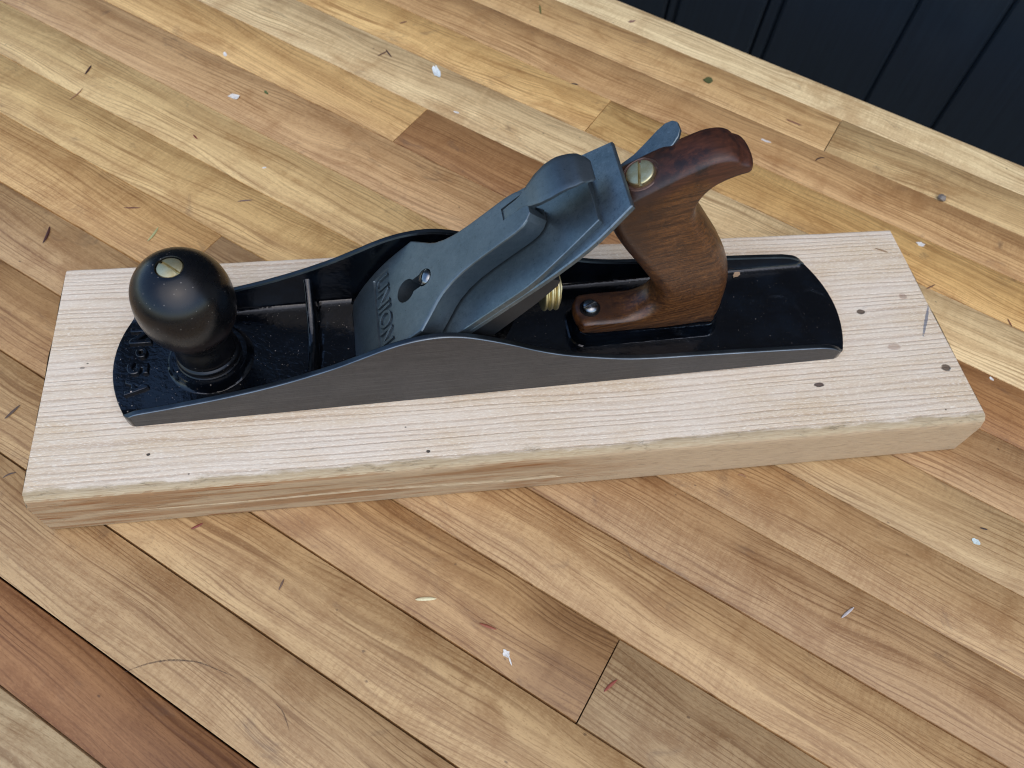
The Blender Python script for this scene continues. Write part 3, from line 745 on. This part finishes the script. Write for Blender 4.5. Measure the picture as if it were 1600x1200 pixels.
def slotted(name, frame, r, prof, mat, parent, slot_w, slot_d, top, ang=0.0, seg=40):
    o = lathe(name, prof, mat, parent, frame, seg, 30)
    c_, s_ = math.cos(ang), math.sin(ang)
    poly = [(-r * 1.3, -slot_w / 2), (r * 1.3, -slot_w / 2), (r * 1.3, slot_w / 2), (-r * 1.3, slot_w / 2)]
    boolean(o, prism("cutter", [(x * c_ - y * s_, x * s_ + y * c_) for x, y in poly], top - slot_d, top + 5, mat, parent, frame), sharp=30)
    return o
nrm = (-Q, 0, Q)
slotted("cap_screw", axis_frame(CB(66.2, 0.3, 0), nrm, (Q, 0, Q)), 4.2, [(2.6, 0.5), (2.6, 11.2), (4.2, 11.4), (4.25, 13.2), (3.9, 14.2), (3.0, 15.0), (1.6, 15.5), (0, 15.7)], SCREWM, plane, 0.95, 1.5, 15.7, math.radians(62))

# frog, lateral lever, depth wheel
fp = [(126.5, 4.5), (204, 82), (207.5, 80.5), (207, 77), (199, 66), (189, 54), (180.5, 44), (174.5, 34.5), (170.5, 24), (168.5, 14), (168, 4.5)]
prism("frog", fp, CY - 27.2, CY + 24.8, DULLJ, plane, lambda u, q, w_: (u, w_, q), 40)
prism("frog_web", [(168, 4.5), (170, 30), (188, 52), (206, 50), (207, 44), (196, 30), (190, 4.5)], CY - 6, CY + 6, JAPAN, plane, lambda u, q, w_: (u, w_, q), 40)
ll = []
LS = [(120, 0.0, 4.4, -9.5), (140, 1.5, 4.4, -9.8), (158, 4.6, 4.4, -10.6), (164, 7.0, 4.6, -11.2), (169, 8.8, 4.8, -12.8), (174, 10.2, 5.2, -14.4), (180, 11.6, 6.0, -14.9), (187, 13.0, 6.9, -15.0), (191.5, 13.8, 6.9, -15.0), (195, 14.4, 5.2, -15.0), (196.8, 14.7, 2.4, -15.0)]
for s, y, hw, h in LS:
    for dy, dh in ((-hw, -1.6), (-hw, -0.3), (-hw + 0.4, 0), (hw - 0.4, 0), (hw, -0.3), (hw, -1.6)): ll.append(CB(s, y + dy, h + dh))
mesh("lateral_lever", ll, grid_faces(len(LS), 6, True) + [tuple(range(6)), tuple((len(LS) - 1) * 6 + k for k in range(6))], IRONM, plane, 30)
wf = axis_frame((207.0, CY - 1.0, 43.0), (1, 0, 0.0), (0, 1, 0))
pw = [(0, 0)]
for k in range(3):
    a = 3.0 * k
    pw += [(9.6, a + 0.1), (11.4, a + 0.5), (11.8, a + 1.0), (11.8, a + 1.5), (11.4, a + 2.0), (9.6, a + 2.5)]
pw += [(9.4, 9.0), (4.5, 9.2), (4.2, 10.5), (0, 10.5)]
wheel = lathe("depth_wheel", pw, BRASS, plane, wf, 56, 40)
lathe("stud", [(0, -16), (3.4, -16), (3.4, 0.5), (0, 0.5)], BRASS, wheel, wf, 24, 30)

# ---- front knob
KP = [(0, 9.0), (14.9, 9.0), (15.7, 9.8), (15.9, 11.2), (15.6, 12.6), (14.8, 13.6), (14.4, 14.2), (14.9, 15.4), (15.0, 17.6), (14.3, 20.6), (13.4, 23.6), (12.9, 26.0), (13.2, 28.0), (14.2, 29.4), (15.2, 30.0), (16.2, 31.2), (17.2, 33.6),
      (19.0, 37.0), (20.7, 41.2), (21.9, 46.0), (22.4, 51.0), (22.4, 55.5), (21.8, 60.6), (20.5, 65.4), (18.0, 69.8), (14.6, 73.4), (10.8, 75.8), (7.4, 77.0), (6.3, 77.1), (6.0, 76.6), (6.0, 74.2), (0, 74.2)]
kp2 = []
for i in range(len(KP) - 1):
    if 1 <= i < 27:
        kp2 += [tuple(p) for p in spline([KP[i - 1], KP[i], KP[i + 1], KP[i + 2]], 3)[3:6]]
    else: kp2.append(KP[i])
kp2.append(KP[-1])
knob = lathe("front_knob", kp2, KNOB, plane, kf, 96, 50)
slotted("knob_screw", kf, 6, [(5.75, 74.0), (5.75, 76.1), (5.4, 76.6), (3.5, 77.1), (0, 77.35)], BRASS, knob, 1.5, 2.2, 77.35, math.radians(-42))

# ---- tote (rear handle)
TP = [(229.5, 13.0), (227.8, 15.6), (228.2, 18.6), (231.0, 20.8), (238, 21.5), (247, 21.6), (254.5, 22.2), (261.5, 25.2), (266.8, 30.6), (268.4, 36.8), (265.4, 43.6), (259.5, 52.5), (252.6, 62), (244.6, 72.5), (236.6, 84.5), (231.6, 95.5),
      (231.6, 104.5), (236.5, 111.0), (244, 116.4), (254, 122.8), (264, 128.6), (271, 131.8), (277.5, 132.6), (282, 131.6), (284.6, 129.6), (288.4, 128.2), (290.6, 126.0), (291.2, 122.8), (289.4, 120.4), (285.0, 119.2), (279.6, 117.0), (274.8, 113.0), (271.8, 107.0),
      (272.0, 101.6), (277.0, 94.4), (284.8, 84.0), (293.4, 72.2), (301.0, 59.0), (306.0, 45), (308.6, 29), (309.2, 19.0), (308.4, 13.6), (305.6, 11.6), (300, 11.6), (270, 11.6), (235, 11.6)]
tp = [Vector((p.x, p.y)) for p in spline(TP, 5, True)]
NTP = len(tp)
area = sum(tp[i].x * tp[(i + 1) % NTP].y - tp[(i + 1) % NTP].x * tp[i].y for i in range(NTP))
sg = 1 if area > 0 else -1
nor = []
for i in range(NTP):
    d = (tp[(i + 2) % NTP] - tp[i - 2]).normalized(); nor.append(Vector((-d.y, d.x)) * sg)   # inward
def ray_w(i):
    o, d = tp[i] + nor[i] * 0.05, nor[i]; best = 60.0
    for k in range(NTP):
        a, b = tp[k], tp[(k + 1) % NTP]; e = b - a; den = d.x * e.y - d.y * e.x
        if abs(den) < 1e-9: continue
        t = ((a.x - o.x) * e.y - (a.y - o.y) * e.x) / den; u_ = ((a.x - o.x) * d.y - (a.y - o.y) * d.x) / den
        if t > 0.3 and -0.001 <= u_ <= 1.001: best = min(best, t)
    return best
ins = [min(8.6 if tp[i].y < 100 else 3.4, 0.40 * ray_w(i)) for i in range(NTP)]
for i in range(NTP):     # crisp underside where the tote sits on its boss
    if tp[i].y < 12.6: ins[i] = 1.2
    if tp[i].x < 256 and tp[i].y < 24: ins[i] = min(ins[i], 2.2)
    if tp[i].x < 234 and tp[i].y < 22 and nor[i].x > 0.5: ins[i] = 7.0
    if tp[i].x > 304 and nor[i].x < -0.6 and tp[i].y < 24: ins[i] = 7.0
for _ in range(8): ins = [(ins[i - 1] + 2 * ins[i] + ins[(i + 1) % NTP]) / 4 for i in range(NTP)]
def half_t(x, z):
    t = lerp_pts(z, [(10, 10.6), (26, 10.8), (45, 12.0), (75, 12.2), (95, 11.4), (112, 11.0), (131, 10.4)])
    return t * lerp_pts(x, [(228, 0.96), (240, 1.0), (280, 1.0), (297, 0.9)])
tv = []; K = 7
layers = [(-1, k) for k in range(K, 0, -1)] + [(0, 0)] + [(1, k) for k in range(1, K + 1)]
for sgn, k in layers:
    ph = math.pi / 2 * k / K
    for i in range(NTP):
        off = ins[i] * (1 - math.cos(ph) ** 0.9) if k < K else ins[i]
        p = tp[i] + nor[i] * off
        tv.append((p.x, CY + sgn * half_t(p.x, p.y) * math.sin(ph) ** 0.85, p.y))
tf = grid_faces(len(layers), NTP, True)
# side faces: fill toward the middle with a fan-free n-gon
tf += [tuple(range(NTP)), tuple(reversed(range((len(layers) - 1) * NTP, len(layers) * NTP)))]
tote = mesh("tote", tv, tf, TOTE, plane, 45)
tn = Vector((-0.53, 0, 0.85)).normalized()
nf = axis_frame(Vector((244.2, CY, 115.4)), tn, (0.85, 0, 0.53))
boolean(tote, lathe("cutter", [(0, -4.5), (8.3, -4.5), (8.3, 8), (0, 8)], TOTE, plane, nf, 48), sharp=45)
slotted("tote_nut", nf, 7, [(6.4, -4.6), (6.4, 1.4), (6.1, 1.9), (5.4, 2.1), (0, 2.1)], BRASS, tote, 1.4, 2.0, 2.1, math.radians(76))
RINGM = NT("worn_wood_rim").done(srgb(104, 78, 66), 0.6)
lathe("counterbore_rim", [(7.9, -0.9), (8.2, 0.1), (8.6, 0.35), (8.9, 0.1), (8.6, -0.9)], RINGM, tote, nf, 48)
sf = axis_frame((236.6, CY - 0.3, 21.3), (-0.08, 0, 1))
lathe("screw_seat", [(5.6, -0.6), (5.6, 0.3), (5.2, 0.45), (0, 0.45)], mat_steel("dark_screw_seat", (0.02, 0.02, 0.02, 1), (0.035, 0.032, 0.03, 1), 0.5), tote, sf, 32)
slotted("toe_screw", sf, 4.6, [(4.5, 0.2), (4.6, 1.2), (4.3, 2.2), (3.4, 3.1), (1.9, 3.7), (0, 3.9)], SCREWM, tote, 0.9, 1.3, 3.9, math.radians(20))

# ------------------------------------------------------------------ bits lying about
def lay_needle(name, x, y, ang, L, wid, col, label, cat, z=0.0, bend=0.0, flat=0.55, group=None):
    n = 12; v, f = [], []
    for i in range(n + 1):
        t = i / n; r = max(0.08, wid * (math.sin(math.pi * min(max(t, 0.0), 1.0)) ** 0.45)) * (1.0 if t < 0.8 else 1 - (t - 0.8) * 1.6)
        for k in range(6):
            a = 2 * math.pi * k / 6
            v.append(((t - 0.5) * L, bend * L * (4 * t * (1 - t) - 0.5) + r * math.cos(a), wid * flat + r * flat * math.sin(a) + 0.6 * wid * abs(t - 0.5) ** 2))
    f = grid_faces(n + 1, 6, True) + [tuple(range(6)), tuple(n * 6 + k for k in range(6))]
    o = mesh(name, v, f, BIT, None, 60)
    o.location = Vector((x, y, z)) * MM; o.rotation_euler = (0, 0, math.radians(ang)); o.color = srgb(*col)
    return tag(o, label, cat, group)
def lay_flake(name, x, y, ang, L, wid, col, label, cat, seed, curl=0.25, group=None, z=0.0):
    rnd = random.Random(seed); n = 12; rings = [0.0, 0.5, 1.0]; v = []; top = []
    rad = [0.7 + 0.5 * rnd.random() for _ in range(n)]
    for q in (1.0, 0.5):
        for k in range(n):
            a = 2 * math.pi * k / n
            px, py = math.cos(a) * L / 2 * rad[k] * q, math.sin(a) * wid / 2 * rad[k] * q
            v.append((px, py, 0.12 + curl * q * q * (rnd.random() * 0.7 + 0.3 * math.cos(2 * a) + 0.3) * 2.0 * (L / 8)))
    v.append((0, 0, 0.15)); c0 = len(v) - 1
    f = [(k, (k + 1) % n, n + (k + 1) % n, n + k) for k in range(n)] + [(n + k, n + (k + 1) % n, c0) for k in range(n)]
    m0 = len(v); v += [(a, b, max(0.0, c - 0.28)) for a, b, c in v]
    f += [tuple(m0 + i for i in reversed(g)) for g in f] + [(k, m0 + k, m0 + (k + 1) % n, (k + 1) % n) for k in range(n)]
    o = mesh(name, v, f, BIT, None, 30)
    o.location = Vector((x, y, z)) * MM; o.rotation_euler = (0, 0, math.radians(ang)); o.color = srgb(*col)
    return tag(o, label, cat, group)

DK, RB, BR, GR, WH, PY = (66, 38, 28), (122, 62, 40), (134, 92, 60), (96, 110, 56), (232, 226, 212), (222, 208, 160)
NG, FG = "dry needles scattered on the table", "white flakes scattered on the table"
for x, y, a, L, wd, col, bend, lab in (
    (-253.0, 361.5, -106, 10.6, 0.8, DK, 0.0, "short dark brown needle near the left picture edge, highest of those there"),
    (-257.1, 334.5, -120, 14.3, 0.5, (150, 110, 76), 0.05, "thin pale tan needle just below the short dark one at upper left"),
    (-38.4, 375.3, 37, 10.2, 0.6, (92, 62, 48), 0.0, "paler needle, left arm of the crossed pair near the top"),
    (-33.7, 375.2, -67, 10.4, 0.6, (72, 44, 40), 0.0, "darker needle, right arm of the crossed pair near the top"),
    (-20.3, 414.8, 21, 6.8, 0.6, (110, 72, 54), 0.0, "tiny brown needle near the top picture edge above the crossed pair"),
    (94.5, 430.3, -94, 13.4, 0.8, (112, 110, 58), 0.0, "upright olive green needle at the top picture edge"),
    (270.9, 282.8, -36, 13.0, 0.8, (142, 96, 66), 0.0, "straight brown needle beside the far end joint near the table edge"),
    (277.7, 242.6, 19, 9.2, 0.6, (70, 48, 38), 0.14, "small curved dark needle right of the handle's horn"),
    (107.6, 333.6, -18, 5.6, 0.6, (60, 52, 44), 0.1, "tiny dark needle lying on a seam above the blade's top corner"),
    (-254.1, 199.8, -97, 13.9, 0.9, (72, 36, 26), 0.04, "thick dark brown needle left of the black knob"),
    (-190.1, 196.3, -115, 12.8, 0.8, (176, 176, 120), 0.03, "pale green needle just behind the black knob"),
    (-205.6, 220.5, -3, 10.4, 0.55, (118, 76, 54), 0.0, "level brown needle above the pale green one behind the knob"),
    (-134.9, 222.9, 4, 9.8, 0.55, (120, 98, 88), 0.03, "greyish needle between the knob and the raised cheek of the plane"),
    (-171.5, 286.1, -54, 5.8, 0.6, (124, 60, 38), 0.0, "very short red-brown needle on the far left half of the table"),
    (-249.8, 71.5, 53, 10.4, 0.75, (88, 70, 56), 0.0, "dark slanting needle left of the pale board's end"),
    (-244.0, 33.5, 21, 6.5, 0.45, (84, 68, 58), 0.12, "thin curved needle at the left edge beside the board's near corner"),
    (-147.6, -4.6, 24, 6.3, 0.7, (128, 62, 48), 0.0, "red-brown needle just in front of the board near its left end"),
    (-105.0, -39.4, 66, 5.7, 0.5, (110, 84, 64), 0.0, "short upright brown needle on the strip in front of the board"),
    (-5.9, -70.8, -26, 9.0, 0.7, (146, 78, 50), 0.0, "rust-coloured needle beside the white flake with a tail"),
    (48.9, -104.7, 32, 8.8, 0.75, (140, 66, 46), 0.03, "rust-coloured needle right of the near end joint"),
    (177.5, -84.0, 28, 9.9, 0.7, (190, 178, 170), 0.0, "pale grey needle alone at lower right"),
    (271.2, -48.1, -21, 4.2, 0.5, (58, 42, 34), 0.0, "tiny dark needle above the white crumb at right"),
    (354.6, 85.9, -91, 6.7, 0.5, (124, 74, 48), 0.0, "short brown needle near the right picture edge right of the board"),
    (313.0, 118.7, 22, 8.6, 0.5, (128, 94, 66), 0.0, "thin brown needle close to the board's right end"),
    (144.5, -3.8, -25, 4.7, 0.5, (150, 106, 70), 0.2, "tiny tan splinter touching the board's front near its right half")):
    lay_needle("pine_needle", x, y, a, L, wd, col, lab, "needle", 0.0, bend, group=NG)
for x, y, a, L, wd, col, lab, sd, cu in (
    (-147.4, 328.0, -16, 9.0, 5.5, WH, "crumpled white flake on the dark figured strip at upper left", 3, 0.5),
    (-156.9, 377.3, -77, 5.6, 3.0, WH, "small white flake above the crumpled one at upper left", 4, 0.2),
    (1.6, 351.2, -81, 15.0, 5.0, (232, 238, 230), "long pointed white flake right of the crossed needles", 5, 0.45),
    (12.7, 305.0, -32, 4.3, 2.0, WH, "tiny white flake below the long pointed one", 6, 0.2),
    (242.1, 263.6, -33, 9.6, 2.6, (222, 214, 200), "narrow off-white flake right of the handle's tip", 7, 0.15),
    (321.9, 156.0, -34, 5.8, 4.4, WH, "round white flake beyond the board's far right corner", 8, 0.15),
    (1.4, -84.6, -60, 4.4, 3.4, WH, "white flake with a tail on the dark end of a near strip", 9, 0.3),
    (263.3, -54.7, -30, 4.5, 3.6, (214, 226, 216), "white crumb at the lower right picture edge", 10, 0.3),
    (321.7, 45.4, -68, 3.4, 1.8, WH, "tiny white flake right of the board's near right corner", 11, 0.2),
    (-123.7, 253.6, 0, 3.0, 1.6, WH, "tiny white fleck on the strip behind the knob and cheek", 12, 0.2)):
    o = lay_flake("white_flake", x, y, a, L, wd, col, lab, "flake", sd, cu, FG)
    if sd == 9:
        tail = lay_needle("tail", 0, 0, 0, 4.6, 0.4, WH, None, None)
        tail.parent = o; tail.rotation_euler = (0, 0, math.radians(-18)); tail.location = Vector((3.7, -0.5, 0.1)) * MM
lay_flake("leaf_scrap", 216.2, 334.8, 11, 8.0, 8.5, (88, 92, 50), "small olive leaf scrap near the table's far edge", "leaf scrap", 21, 0.3)
lay_flake("leaf_scrap", 169.6, 412.6, 14, 6.7, 2.6, (150, 116, 96), "tiny dry brown scrap on the pale edge strip at the top", "leaf scrap", 22, 0.4)
lay_flake("leaf_scrap", -125.3, 332.3, -57, 4.4, 2.2, (96, 110, 62), "tiny green scrap right of the crumpled white flake", "leaf scrap", 23, 0.3)
lay_needle("seed_husk", -35.0, -54.2, -4, 10.4, 0.95, PY, "pale yellow seed husk on the strip in front of the board", "seed husk", 0.0, 0.02)
lay_needle("pine_needle", 260.6, 122.5, -29, 8.6, 0.6, (150, 120, 86), "small tan needle lying on the board near its far right corner", "needle", BH, 0.0)
# pebble
bm = bmesh.new(); bmesh.ops.create_icosphere(bm, subdivisions=3, radius=3.0 * MM)
for q in bm.verts:
    k = 1 + 0.35 * mnoise.noise(q.co / MM * 0.45) + 0.12 * mnoise.noise(q.co / MM * 1.7)
    q.co = Vector((q.co.x * k, q.co.y * k * 0.9, max(q.co.z * k * 0.75, -1.9 * MM)))
me = bpy.data.meshes.new("pebble"); bm.to_mesh(me); bm.free(); me.materials.append(BIT); finish(me, 50)
pb = bpy.data.objects.new("pebble", me); COL.objects.link(pb); pb.location = Vector((355.4, 196.6, 1.9)) * MM; pb.color = srgb(128, 118, 106)
tag(pb, "small grey pebble right of the handle towards the table edge", "pebble")
# wood crumb on the heel of the plane
R0 = Matrix.Rotation(math.radians(1.58883), 4, 'Z')
cp = R0 @ Vector((333.9, 61.2, 0)) + Vector((-172.728, 35.607, BH))
lay_flake("wood_crumb", cp.x, cp.y, 30, 7.0, 3.0, (170, 140, 108), "tan wood crumb on the plane's black heel beside the far wall", "crumb", 31, 0.4, z=BH + 4.8)
